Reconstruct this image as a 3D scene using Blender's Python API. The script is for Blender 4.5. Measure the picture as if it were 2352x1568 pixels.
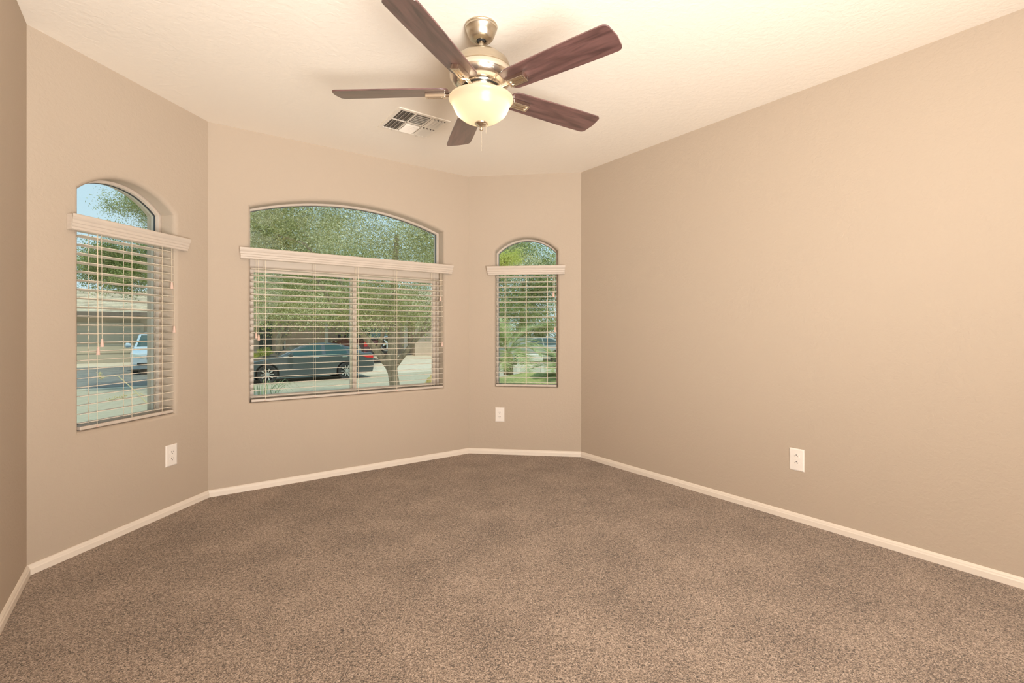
import bpy, bmesh, math, random
import numpy as np
from mathutils import Vector, Matrix
PI = math.pi
for o in list(bpy.data.objects): bpy.data.objects.remove(o)
scn = bpy.context.scene
COL = scn.collection

# ------------------------------------------------------------------ camera, world, sun, lights, exposure
F = 1133.0; CX = 1176.0; YH = 757.6          # focal length (px), centre, horizon of the 2352x1568 frame
H = 2.44; HC = 1.087                         # ceiling height, eye height
cd = bpy.data.cameras.new('camera'); cam = bpy.data.objects.new('camera', cd); COL.objects.link(cam)
cam.location = (0, 0, HC); cam.rotation_euler = (PI/2, 0, 0)
cd.sensor_width = 36; cd.lens = F/2352*36; cd.shift_y = -(784-YH)/2352; cd.clip_start = .02; cd.clip_end = 300
scn.camera = cam

wd = bpy.data.worlds.new('world'); scn.world = wd; wd.use_nodes = True
nt = wd.node_tree; nt.nodes.clear()
wo = nt.nodes.new('ShaderNodeOutputWorld'); bg = nt.nodes.new('ShaderNodeBackground')
tc = nt.nodes.new('ShaderNodeTexCoord'); sx = nt.nodes.new('ShaderNodeSeparateXYZ'); cr = nt.nodes.new('ShaderNodeValToRGB')
nt.links.new(tc.outputs['Generated'], sx.inputs[0]); nt.links.new(sx.outputs['Z'], cr.inputs[0])
nt.links.new(cr.outputs[0], bg.inputs[0]); nt.links.new(bg.outputs[0], wo.inputs[0])
cr.color_ramp.elements[0].position = .0; cr.color_ramp.elements[0].color = (.74, .90, 1, 1)
cr.color_ramp.elements[1].position = .55; cr.color_ramp.elements[1].color = (.36, .66, .95, 1)
bg.inputs[1].default_value = 1.04

def light(name, kind, loc, direction, power, color, size=1, size_y=None, ang=None, spread=180):
    l = bpy.data.lights.new(name, kind); o = bpy.data.objects.new(name, l); COL.objects.link(o)
    o.location = loc; l.energy = power; l.color = color
    if direction is not None: o.rotation_euler = Vector(direction).to_track_quat('-Z', 'Y').to_euler()
    if kind == 'AREA':
        l.shape = 'RECTANGLE' if size_y else 'DISK'; l.size = size
        if size_y: l.size_y = size_y
        l.spread = math.radians(spread)
    if kind == 'POINT': l.shadow_soft_size = size
    if kind == 'SUN': l.angle = ang or .01
    return o
light('sun', 'SUN', (8, -12, 30), (-.22, .38, -1), 3.1, (1, .92, .78), ang=.012)
# fill lamps added out of view behind the camera, aimed sideways, up and forward
light('side_fill_light', 'AREA', (1.75, -.35, 1.7), (-1, .12, .3), 9, (1, .975, .945), size=1.3)
light('up_fill_light', 'AREA', (.95, -1.0, .35), (-.72, 1.05, 1), 184, (1, .975, .945), size=2.0, spread=115)
light('rear_fill_light', 'AREA', (.55, -1.0, 1.35), (.24, .96, -.12), 33, (1, .975, .945), size=1.1, size_y=1.6, spread=105)
scn.view_settings.view_transform = 'Standard'; scn.view_settings.look = 'None'
scn.view_settings.gamma = 1; scn.view_settings.use_curve_mapping = False
scn.view_settings.exposure = 0.0

# ------------------------------------------------------------------ materials
MATS = {}
def mat(name, col=(.5,.5,.5), rough=.5, metal=0, spec=.5, noise=None, bump=None, trans=0, emit=None, coat=0, aniso=0):
    """noise=(scale, colour2, low, high[, stretch]); bump=(scale, distance, detail)"""
    if name in MATS: return MATS[name]
    m = bpy.data.materials.new(name); m.use_nodes = True; n = m.node_tree; L = n.links
    p = n.nodes['Principled BSDF']; p.inputs['Base Color'].default_value = (*col, 1)
    p.inputs['Roughness'].default_value = rough; p.inputs['Metallic'].default_value = metal
    p.inputs['Specular IOR Level'].default_value = spec; p.inputs['Coat Weight'].default_value = coat; p.inputs['Coat Roughness'].default_value = .32 if 'blade' in name else .03
    p.inputs['Anisotropic'].default_value = aniso
    t = n.nodes.new('ShaderNodeTexCoord')
    if noise:
        mp = n.nodes.new('ShaderNodeMapping'); mp.inputs['Scale'].default_value = noise[4] if len(noise) > 4 else (1, 1, 1)
        ns = n.nodes.new('ShaderNodeTexNoise'); ns.inputs['Scale'].default_value = noise[0]; ns.inputs['Detail'].default_value = 4
        r = n.nodes.new('ShaderNodeValToRGB')
        r.color_ramp.elements[0].position = noise[2]; r.color_ramp.elements[0].color = (*col, 1)
        r.color_ramp.elements[1].position = noise[3]; r.color_ramp.elements[1].color = (*noise[1], 1)
        L.new(t.outputs['Object'], mp.inputs[0]); L.new(mp.outputs[0], ns.inputs[0]); L.new(ns.outputs[0], r.inputs[0])
        L.new(r.outputs[0], p.inputs['Base Color'])
    if bump:
        ns = n.nodes.new('ShaderNodeTexNoise'); ns.inputs['Scale'].default_value = bump[0]; ns.inputs['Detail'].default_value = bump[2]
        b = n.nodes.new('ShaderNodeBump'); b.inputs['Distance'].default_value = bump[1]; b.inputs['Strength'].default_value = 1
        L.new(t.outputs['Object'], ns.inputs[0]); L.new(ns.outputs[0], b.inputs['Height']); L.new(b.outputs[0], p.inputs['Normal'])
    if emit:
        p.inputs['Emission Color'].default_value = (*emit[0], 1); p.inputs['Emission Strength'].default_value = emit[1]
    if trans:
        o = n.nodes['Material Output']; ts = n.nodes.new('ShaderNodeBsdfTranslucent'); mx = n.nodes.new('ShaderNodeMixShader')
        ts.inputs[0].default_value = (*col, 1); mx.inputs[0].default_value = trans
        src = p.inputs['Base Color'].links[0].from_socket if p.inputs['Base Color'].links else None
        if src: L.new(src, ts.inputs[0])
        L.new(p.outputs[0], mx.inputs[1]); L.new(ts.outputs[0], mx.inputs[2]); L.new(mx.outputs[0], o.inputs[0])
    MATS[name] = m
    return m

def plaster(name, col, scale, dist):
    m = mat(name, col, rough=.75, spec=.25); n = m.node_tree; L = n.links; p = n.nodes['Principled BSDF']
    t = n.nodes.new('ShaderNodeTexCoord')
    a = n.nodes.new('ShaderNodeTexNoise'); a.inputs['Scale'].default_value = scale; a.inputs['Detail'].default_value = 5; a.inputs['Roughness'].default_value = .55; a.inputs['Distortion'].default_value = .6
    r = n.nodes.new('ShaderNodeMapRange'); r.inputs[1].default_value = .38; r.inputs[2].default_value = .62
    b = n.nodes.new('ShaderNodeBump'); b.inputs['Distance'].default_value = dist; b.inputs['Strength'].default_value = .8
    L.new(t.outputs['Object'], a.inputs[0]); L.new(a.outputs[0], r.inputs[0]); L.new(r.outputs[0], b.inputs['Height']); L.new(b.outputs[0], p.inputs['Normal'])
    return m
M_wall = plaster('wall_paint', (.488, .394, .302), 48, .0006)
M_ceil = plaster('ceiling_paint', (.90, .82, .71), 34, .0007)
M_trim = mat('trim_paint', (.80, .70, .59), .4)
M_plate = mat('outlet_plastic', (.86, .78, .70), .3)
M_slot = mat('outlet_slot_dark', (.03, .02, .02), .6)
M_frame = mat('window_frame_paint', (.60, .50, .405), .45)
M_gasket = mat('gasket_dark', (.03, .035, .04), .5)
M_slat = mat('blind_slat', (.86, .76, .62), .42, trans=.12, noise=(6, (.83, .73, .59), .4, .6, (1, 1, 20)))
M_valance = mat('blind_valance', (.60, .51, .42), .4, noise=(14, (.575, .485, .40), .4, .6, (1, 1, 12)))
M_cord = mat('blind_cord', (.80, .68, .50), .7)
M_tassel = mat('tassel', (.72, .50, .40), .4)
M_nickel = mat('brushed_nickel', (.60, .53, .42), .28, metal=1, aniso=.5, noise=(30, (.54, .47, .37), .3, .7, (1, 1, 30)))
M_nickel_lt = mat('polished_nickel', (.78, .71, .61), .18, metal=1)
M_black = mat('black_plastic', (.02, .02, .02), .4)
M_vent = mat('vent_enamel', (.86, .78, .67), .4)
M_duct = mat('duct_dark', (.17, .145, .12), .8)

def carpet():
    m = bpy.data.materials.new('carpet_pile'); m.use_nodes = True; n = m.node_tree; L = n.links
    p = n.nodes['Principled BSDF']; p.inputs['Roughness'].default_value = .95; p.inputs['Specular IOR Level'].default_value = .1
    p.inputs['Sheen Weight'].default_value = .25; p.inputs['Sheen Roughness'].default_value = .6
    t = n.nodes.new('ShaderNodeTexCoord')
    def noise(s, d, r=.6, dist=0):
        q = n.nodes.new('ShaderNodeTexNoise'); q.inputs['Scale'].default_value = s; q.inputs['Detail'].default_value = d
        q.inputs['Roughness'].default_value = r; q.inputs['Distortion'].default_value = dist; L.new(t.outputs['Object'], q.inputs[0]); return q
    a = noise(118, 3, .65, 1.4); b = noise(3.2, 3, .55); c = noise(210, 2, .6, .5)
    mr = n.nodes.new('ShaderNodeMapRange'); mr.inputs[1].default_value = .30; mr.inputs[2].default_value = .70
    mr.inputs[3].default_value = -.02; mr.inputs[4].default_value = .055; L.new(b.outputs[0], mr.inputs[0])
    mc = n.nodes.new('ShaderNodeMath'); mc.operation = 'MULTIPLY_ADD'; mc.inputs[1].default_value = .62; mc.inputs[2].default_value = -.31
    L.new(c.outputs[0], mc.inputs[0])
    ad = n.nodes.new('ShaderNodeMath'); ad.operation = 'ADD'; L.new(a.outputs[0], ad.inputs[0]); L.new(mc.outputs[0], ad.inputs[1])
    ad2 = n.nodes.new('ShaderNodeMath'); ad2.operation = 'ADD'; L.new(ad.outputs[0], ad2.inputs[0]); L.new(mr.outputs[0], ad2.inputs[1])
    r = n.nodes.new('ShaderNodeValToRGB'); e = r.color_ramp.elements
    e[0].position = .33; e[0].color = (.045, .028, .017, 1); e[1].position = .72; e[1].color = (.66, .52, .41, 1)
    x = e.new(.44); x.color = (.175, .120, .082, 1); x = e.new(.56); x.color = (.38, .275, .20, 1)
    L.new(ad2.outputs[0], r.inputs[0]); L.new(r.outputs[0], p.inputs['Base Color'])
    bp = n.nodes.new('ShaderNodeBump'); bp.inputs['Distance'].default_value = .007; bp.inputs['Strength'].default_value = .75
    L.new(ad.outputs[0], bp.inputs['Height']); L.new(bp.outputs[0], p.inputs['Normal'])
    return m
M_carpet = carpet()

def wood():
    m = mat('mahogany_blade', (.12, .042, .034), .38, spec=.6, coat=1); n = m.node_tree; L = n.links; p = n.nodes['Principled BSDF']
    t = n.nodes.new('ShaderNodeTexCoord'); mp = n.nodes.new('ShaderNodeMapping'); mp.inputs['Scale'].default_value = (2.2, 16, 16)
    a = n.nodes.new('ShaderNodeTexNoise'); a.inputs['Scale'].default_value = 2.4; a.inputs['Detail'].default_value = 6; a.inputs['Distortion'].default_value = .8
    r = n.nodes.new('ShaderNodeValToRGB'); e = r.color_ramp.elements
    e[0].position = .36; e[0].color = (.060, .026, .024, 1); e[1].position = .66; e[1].color = (.155, .072, .064, 1)
    L.new(t.outputs['Object'], mp.inputs[0]); L.new(mp.outputs[0], a.inputs[0]); L.new(a.outputs[0], r.inputs[0]); L.new(r.outputs[0], p.inputs['Base Color'])
    return m
M_wood = wood()
M_edge = mat('blade_edge', (.10, .045, .035), .4)

def glass(name, tint, gl, rough=0.0):
    m = bpy.data.materials.new(name); m.use_nodes = True; n = m.node_tree; L = n.links; n.nodes.clear()
    o = n.nodes.new('ShaderNodeOutputMaterial'); tr = n.nodes.new('ShaderNodeBsdfTransparent'); g = n.nodes.new('ShaderNodeBsdfGlossy')
    tr.inputs[0].default_value = (*tint, 1); g.inputs['Roughness'].default_value = rough
    lw = n.nodes.new('ShaderNodeFresnel'); lw.inputs[0].default_value = gl; mx = n.nodes.new('ShaderNodeMixShader')
    L.new(lw.outputs[0], mx.inputs[0]); L.new(tr.outputs[0], mx.inputs[1]); L.new(g.outputs[0], mx.inputs[2]); L.new(mx.outputs[0], o.inputs[0])
    return m
M_glass = glass('window_glass', (.95, .985, .955), 1.35)

def bowl_glass():
    m = bpy.data.materials.new('frosted_bowl'); m.use_nodes = True; n = m.node_tree; L = n.links; n.nodes.clear()
    o = n.nodes.new('ShaderNodeOutputMaterial'); ts = n.nodes.new('ShaderNodeBsdfTranslucent'); df = n.nodes.new('ShaderNodeBsdfPrincipled')
    ts.inputs[0].default_value = (1, .90, .76, 1); df.inputs['Base Color'].default_value = (.50, .385, .28, 1); df.inputs['Roughness'].default_value = .25
    mx = n.nodes.new('ShaderNodeMixShader'); mx.inputs[0].default_value = .5
    L.new(df.outputs[0], mx.inputs[1]); L.new(ts.outputs[0], mx.inputs[2]); L.new(mx.outputs[0], o.inputs[0])
    return m
M_bowl = bowl_glass()

# ------------------------------------------------------------------ mesh helpers
class MB:
    def __init__(s): s.v = []; s.f = []
    def add(s, vs, fs):
        k = len(s.v); s.v += [tuple(q) for q in vs]; s.f += [tuple(i+k for i in g) for g in fs]; return s
    def box(s, lo, hi, M=None):
        vs = [Vector((x, y, z)) for z in (lo[2], hi[2]) for y in (lo[1], hi[1]) for x in (lo[0], hi[0])]
        if M is not None: vs = [M @ q for q in vs]
        return s.add(vs, [(0,2,3,1),(4,5,7,6),(0,1,5,4),(2,6,7,3),(0,4,6,2),(1,3,7,5)])
    def prism(s, loop, off, M=None):       # loop of 3D points, extruded by vector off
        n = len(loop); a = [Vector(q) for q in loop]; b = [q+Vector(off) for q in a]; vs = a+b
        if M is not None: vs = [M @ q for q in vs]
        return s.add(vs, [tuple(range(n-1, -1, -1)), tuple(range(n, 2*n))]+[(i, (i+1) % n, n+(i+1) % n, n+i) for i in range(n)])
    def lathe(s, prof, n=40, c=(0,0,0), M=None):
        vs = []; fs = []
        for r, z in prof:
            for i in range(n):
                a = 2*PI*i/n; q = Vector((c[0]+r*math.cos(a), c[1]+r*math.sin(a), c[2]+z)); vs.append(M @ q if M is not None else q)
        for j in range(len(prof)-1):
            for i in range(n): fs.append((j*n+i, j*n+(i+1) % n, (j+1)*n+(i+1) % n, (j+1)*n+i))
        return s.add(vs, fs)
    def tube(s, pts, rad, n=8, cap=True):
        pts = [Vector(p) for p in pts]; R = rad if isinstance(rad, (list, tuple)) else [rad]*len(pts); vs = []; fs = []
        up = Vector((0, 0, 1)); N = None
        for i, p in enumerate(pts):
            t = (pts[min(i+1, len(pts)-1)]-pts[max(i-1, 0)]).normalized()
            if N is None: N = t.orthogonal().normalized()
            N = (N-t*N.dot(t)); N = N.normalized() if N.length > 1e-6 else t.orthogonal().normalized()
            B = t.cross(N)
            for k in range(n):
                a = 2*PI*k/n; vs.append(p+(N*math.cos(a)+B*math.sin(a))*R[i])
        for i in range(len(pts)-1):
            for k in range(n): fs.append((i*n+k, i*n+(k+1) % n, (i+1)*n+(k+1) % n, (i+1)*n+k))
        if cap: fs.append(tuple(range(n-1, -1, -1))); fs.append(tuple((len(pts)-1)*n+k for k in range(n)))
        return s.add(vs, fs)
    def build(s, name, m, parent=None, smooth=False, bevel=0, M=None, seg=2):
        me = bpy.data.meshes.new(name); me.from_pydata(s.v, [], s.f)
        bm = bmesh.new(); bm.from_mesh(me); bmesh.ops.recalc_face_normals(bm, faces=bm.faces); bm.to_mesh(me); bm.free()
        return link(name, me, m, parent, smooth, bevel, M, seg)

def link(name, me, m, parent=None, smooth=False, bevel=0, M=None, seg=2):
    o = bpy.data.objects.new(name, me); COL.objects.link(o)
    for q in (m if isinstance(m, (list, tuple)) else [m]): me.materials.append(q)
    if smooth:
        for p in me.polygons: p.use_smooth = True
        md = o.modifiers.new('ws', 'EDGE_SPLIT'); md.split_angle = .7
    if bevel:
        b = o.modifiers.new('bevel', 'BEVEL'); b.width = bevel; b.segments = seg; b.limit_method = 'ANGLE'; b.angle_limit = .6
    if M is not None: o.matrix_basis = M
    if parent is not None: o.parent = parent
    return o
def tag(o, label=None, cat=None, group=None, kind=None):
    for k, v in (('label', label), ('category', cat), ('group', group), ('kind', kind)):
        if v: o[k] = v
    return o
def empty(name, loc=(0,0,0), rz=0):
    o = bpy.data.objects.new(name, None); COL.objects.link(o); o.location = loc; o.rotation_euler = (0, 0, rz); o.empty_display_size = .1
    return o
def copy_tree(o, parent=None):
    c = o.copy(); COL.objects.link(c)
    if parent is not None: c.parent = parent
    for ch in [q for q in bpy.data.objects if q.parent == o]: copy_tree(ch, c)
    return c
def at(px, py, Y): return Vector(((px-CX)/F*Y, Y, HC+(YH-py)/F*Y))
random.seed(7); rng = np.random.default_rng(7)

# ------------------------------------------------------------------ room shell
A = Vector((-2.147, 2.182)); B = Vector((-1.976, 3.208)); C = Vector((-.381, 4.361)); D = Vector((.594, 4.234))
DB = (C-B).normalized(); BACK = Vector((DB.y, -DB.x))            # the room's long axis, towards the photographer
NB = Vector((-DB.y, DB.x))
def s_of(p): return p.dot(BACK)
sback = 3.0                                                       # back wall, metres behind the eye
E_ = D+BACK*(sback-s_of(D)); G_ = A+BACK*(sback-s_of(A))
T = .195
def wall_frame(P, Q):        # local x along wall, local y outward, z up
    d = (Q-P).normalized(); n = Vector((-d.y, d.x))
    if n.dot(P) < 0: n = -n
    M = Matrix(((d.x, n.x, 0, P.x), (d.y, n.y, 0, P.y), (0, 0, 1, 0), (0, 0, 0, 1)))
    return M, (Q-P).length
def arch_loop(w, e=0, N=28):
    """opening outline expanded by e: from bottom left counter-clockwise"""
    uc, hw, z0, zs, za = w; sg = za-zs; R = (hw*hw+sg*sg)/(2*sg); zc = za-R
    Re = R+e; h = hw+e; zt = zc+math.sqrt(Re*Re-h*h); a0 = math.atan2(zt-zc, h)
    pts = [(uc-h, z0-e), (uc, z0-e), (uc+h, z0-e), (uc+h, (z0+zt)/2)]
    for i in range(N+1):
        a = a0+(PI-2*a0)*i/N; pts.append((uc+Re*math.cos(a), zc+Re*math.sin(a)))
    pts.append((uc-h, (z0+zt)/2))
    return pts
def window_wall(name, P, Q, w, mit, lab):
    M, Lw = wall_frame(P, Q); bm = bmesh.new(); r = .027
    def ring(pts, y): return [bm.verts.new((u, y, z)) for u, z in pts]
    rings = []
    for k in range(7):
        a = k/6*PI/2; rings.append(ring(arch_loop(w, r*(1-math.sin(a))), r*(1-math.cos(a))))
    rings.append(ring(arch_loop(w, 0), .095)); rings.append(ring(arch_loop(w, 0.012), .095)); rings.append(ring(arch_loop(w, .012), .16)); rings.append(ring(arch_loop(w, 0), .16)); rings.append(ring(arch_loop(w, 0), T))
    for a, b in zip(rings, rings[1:]):
        n = len(a)
        for i in range(n): bm.faces.new((a[i], a[(i+1) % n], b[(i+1) % n], b[i]))
    fr = ring([(0, 0), (Lw, 0), (Lw, H), (0, H)], 0); bk = ring([(-mit, 0), (Lw+mit, 0), (Lw+mit, H), (-mit, H)], T)
    for a, b in ((fr, rings[0]), (bk, rings[-1])):
        ed = [bm.edges.new((a[i], a[(i+1) % 4])) for i in range(4)]
        n = len(b); ed += [bm.edges.get((b[i], b[(i+1) % n])) for i in range(n)]
        bmesh.ops.triangle_fill(bm, edges=ed, use_beauty=True)
    for i in range(4): bm.faces.new((fr[i], fr[(i+1) % 4], bk[(i+1) % 4], bk[i]))
    bmesh.ops.recalc_face_normals(bm, faces=bm.faces)
    for f in bm.faces: f.smooth = True
    me = bpy.data.meshes.new(name); bm.to_mesh(me); bm.free()
    o = link(name, me, M_wall, M=M); md = o.modifiers.new('es', 'EDGE_SPLIT'); md.split_angle = .6
    return tag(o, lab, 'wall', kind='structure'), M, Lw
mit = T*math.tan(PI/8)
W1 = (.507, .278, .592, 1.775, 1.888); W2 = (.983, .738, .592, 1.925, 2.052); W3 = (.507, .272, .592, 1.775, 1.893)
wl1, MW1, L1 = window_wall('wall_bay_left', A, B, W1, mit, 'beige textured wall panel around the narrow arched left window')
wl2, MW2, L2 = window_wall('wall_bay_centre', B, C, W2, mit, 'beige textured wall panel around the wide arched centre window')
wl3, MW3, L3 = window_wall('wall_bay_right', C, D, W3, mit, 'beige textured wall panel around the small arched window at the far corner')
def plain_wall(name, P, Q, lab, m0, m1):
    M, Lw = wall_frame(P, Q); mb = MB()
    mb.prism([(0, 0, 0), (Lw, 0, 0), (Lw+m1, T, 0), (-m0, T, 0)], (0, 0, H), None)
    return tag(mb.build(name, M_wall, M=M), lab, 'wall', kind='structure'), M, Lw
wr, MWR, LR = plain_wall('wall_right', D, E_, 'long plain beige textured wall on the right', mit, T)
wl, MWL, LL = plain_wall('wall_left', G_, A, 'plain beige wall at the left edge', T, mit)
wb, MWB, LBk = plain_wall('wall_back', E_, G_, 'plain beige wall behind the photographer', 0, 0)
poly = [A, B, C, D, E_, G_]
ctr = sum(poly, Vector((0, 0)))/6
def grow(p, k): return p+(p-ctr).normalized()*k
tag(MB().prism([(*grow(p, .26), -.15) for p in poly], (0, 0, .15)).build('floor', M_carpet), 'brown speckled cut-pile carpet floor', 'carpet', kind='structure')
tag(MB().prism([(*grow(p, .26), H) for p in poly], (0, 0, .15)).build('ceiling', M_ceil), 'cream textured ceiling', 'ceiling', kind='structure')
M_soffit = mat('soffit_stucco', (.55, .42, .32), .8)
tag(MB().prism([(*grow(p, .95), H+.16) for p in poly], (0, 0, .18)).build('sun_block_eave', M_soffit), 'unseen eave added above the bay windows to keep the sun out', 'eave', kind='structure')  # unseen; added to keep direct sun out of the windows
# baseboards: moulded profile swept along each wall foot
prof = [(0, 0), (-.013, 0), (-.013, .026), (-.010, .031), (-.009, .036), (-.0045, .043), (0, .045)]
for nm, P, Q, a0, a1 in (('baseboard_bay_left', A, B, 1, 1), ('baseboard_bay_centre', B, C, 1, 1), ('baseboard_bay_right', C, D, 1, 1), ('baseboard_right', D, E_, 1, 0), ('baseboard_left', G_, A, 0, 1)):
    M, Lw = wall_frame(P, Q); n = len(prof); vs = []
    for k, end in enumerate((0, Lw)):
        for y, z in prof:
            dd = -y*math.tan(PI/8)*((a0, -a1)[k]); vs.append((end+dd, y, z))
    mb = MB(); mb.add(vs, [tuple(range(n)), tuple(range(2*n-1, n-1, -1))]+[(i, (i+1) % n, n+(i+1) % n, n+i) for i in range(n)])
    tag(mb.build(nm, M_trim, M=M), 'off-white moulded baseboard along the '+nm[10:].replace('_', ' ').strip()+' wall', 'baseboard', kind='structure')

# ------------------------------------------------------------------ windows
def ring_frame(mb, w, e0, e1, y0, y1, N=28):
    a = arch_loop(w, e0, N); b = arch_loop(w, e1, N); n = len(a)
    vs = [(u, y, z) for y in (y0, y1) for L_ in (a, b) for u, z in L_]; fs = []
    for i in range(n):
        j = (i+1) % n
        fs += [(i, j, n+j, n+i), (2*n+i, 3*n+i, 3*n+j, 2*n+j), (i, 2*n+i, 2*n+j, j), (n+i, n+j, 3*n+j, 3*n+i)]
    mb.add(vs, fs)
def add_window(name, M, w, lab, slider=False):
    t = empty(name); t.matrix_basis = M @ Matrix.Translation((w[0], .10, w[2])); tag(t, lab, 'window', kind='structure')
    w = (0, w[1], 0, w[3]-w[2], w[4]-w[2]); hw = w[1]
    mb = MB(); ring_frame(mb, w, .008, -.013, 0, .055); mb.build('window_frame', M_frame, t, bevel=.002)
    mb = MB(); ring_frame(mb, w, -.0125, -.0152, .024, .036); mb.build('gasket', M_gasket, t)
    zm = .955                                            # mullion behind the valance
    if slider:
        MB().box((-hw+.010, .002, zm-.035), (hw-.010, .053, zm+.045)).build('mullion', M_frame, t, bevel=.003)
    lp = arch_loop(w, -.015)
    def pane(pts, y=.025):
        MB().prism([(u, y, z) for u, z in pts], (0, .004, 0)).build('pane', M_glass, t)
    if slider:
        up = [p for p in lp if p[1] > zm+.2]
        pane([(-hw+.015, zm+.04), (hw-.015, zm+.04)]+up)
        for sx_, y0 in ((-1, .006), (1, .026)):
            x0, x1 = (-hw+.014, .022) if sx_ < 0 else (-.022, hw-.014)
            z0, z1 = .015, zm-.034
            sash = MB()
            for lo, hi in (((x0, z0), (x0+.022, z1)), ((x1-.03, z0), (x1, z1)), ((x0+.022, z0), (x1-.03, z0+.022)), ((x0+.022, z1-.02), (x1-.03, z1))):
                sash.box((lo[0], y0, lo[1]), (hi[0], y0+.018, hi[1]))
            so = sash.build('sash', M_frame, t, bevel=.0015)
            if sx_ < 0:
                MB().box((x1-.030, y0-.012, (z0+z1)/2+.02), (x1-.018, y0, (z0+z1)/2+.11)).build('sash_latch', M_frame, so, bevel=.003)
            MB().box((x0+.02, y0+.007, z0+.018), (x1-.026, y0+.011, z1-.016)).build('pane', M_glass, so)
        MB().box((-.0065, .0245, .03), (-.0045, .0262, zm-.04)).build('weather_strip', M_gasket, t)
    else:
        pane(lp)
    return t
add_window('window_1', MW1, W1, 'narrow arched fixed window on the left, looking to the sky and a garage')
add_window('window_2', MW2, W2, 'wide arched centre window with a two-pane slider below', True)
add_window('window_3', MW3, W3, 'narrow arched fixed window at the far right corner, looking to palms')

# ------------------------------------------------------------------ blinds
def add_blind(M, w, lab, nsl, ladders, cords):
    uc, hw = w[0], w[1]
    t = empty('window_blind'); t.matrix_basis = M @ Matrix.Translation((uc, .03, w[2])); tag(t, lab, 'window blind', 'faux-wood venetian blinds on the bay windows')
    z0 = w[2]; vw = hw+.058
    # valance with crown profile and returns
    pr = [(0, 0), (-.006, .004), (-.006, .014), (-.010, .018), (-.010, .030), (-.014, .034), (-.014, .046), (-.018, .052), (-.022, .062), (-.022, .072), (-.019, .076), (0, .076)]
    mb = MB(); n = len(pr); vs = []
    yb = -.060; zb = 1.566-z0
    for k, x in enumerate((-vw, vw)):
        for y, z in pr: vs.append((x-(1 if k == 0 else -1)*y*-.0+(-1 if k == 0 else 1)*(-y)*.5, yb+y+.006, zb+z))
    mb.add(vs, [tuple(range(n)), tuple(range(2*n-1, n-1, -1))]+[(i, (i+1) % n, n+(i+1) % n, n+i) for i in range(n)])
    for s_ in (-1, 1): mb.box((s_*vw-.004, yb+.004, zb+.002), (s_*vw+.004, -.031, zb+.074))
    mb.build('valance', M_valance, t)
    MB().box((-hw+.006, -.022, 1.574-z0), (hw-.006, .028, 1.622-z0)).build('head_rail', M_slat, t, bevel=.002)
    # slats: slightly crowned, room edge a little higher than the window edge
    mb = MB(); x0, x1 = -hw+.006, hw-.006
    for k in range(nsl):
        z = .627-z0+.044*k; top = []; bot = []
        for i in range(5):
            q = i/4-.5; y = q*.05; zz = z-.09*y+.0016*(1-4*q*q); top.append((y, zz+.0014)); bot.append((y, zz-.0014))
        ring = top+bot[::-1]; n = len(ring)
        vs = [(x, y, zz) for x in (x0, x1) for y, zz in ring]
        mb.add(vs, [tuple(range(n)), tuple(range(2*n-1, n-1, -1))]+[(i, (i+1) % n, n+(i+1) % n, n+i) for i in range(n)])
    mb.build('slats', M_slat, t)
    MB().box((x0, -.026, .002), (x1, .026, .020)).build('bottom_rail', M_valance, t, bevel=.004)
    ztop = 1.58-z0
    for x in ladders:
        mb = MB()
        for y in (-.0265, .0265): mb.box((x-.0012, y-.0006, .02), (x+.0012, y+.0006, ztop))
        for k in range(nsl):
            z = .627-z0+.044*k-.0035; mb.tube([(x, -.026, z+.002), (x, .026, z-.002)], .0005, 4, False)
        mb.build('ladder_string', M_cord, t)
        MB().lathe([(.0001, 0), (.006, 0), (.006, .004), (.0001, .004)], 12, (x, -.0265, .006)).build('rail_plug', M_tassel, t)
    for x, zt in cords:
        c = MB().tube([(x, -.036, ztop), (x+.001, -.036, (zt+ztop)/2-z0/2), (x+.002, -.036, zt-z0)], .0011, 5).build('pull_cord', M_cord, t)
        MB().lathe([(.0005, .012), (.005, .010), (.0065, -.008), (.0085, -.026), (.008, -.029), (.0005, -.029)], 12, (x+.002, -.036, zt-z0)).build('tassel', M_tassel, c)
    return t
add_blind(MW1, W1, 'tan slatted blind hanging open in the narrow left window with the sky above it', 22, (-.19, .0, .19), ((-.195, .99), (-.175, 1.03), (.245, 1.36), (.262, 1.10)))
add_blind(MW2, W2, 'widest tan slatted blind, hanging open in the centre window', 21, (-.645, -.315, .0, .315, .645), ((-.705, 1.06), (-.69, 1.045), (.70, 1.36), (.715, .975)))
add_blind(MW3, W3, 'tan slatted blind hanging open in the small window at the far corner', 22, (-.185, 0, .185), ((.235, 1.40), (.25, 1.10)))

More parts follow.
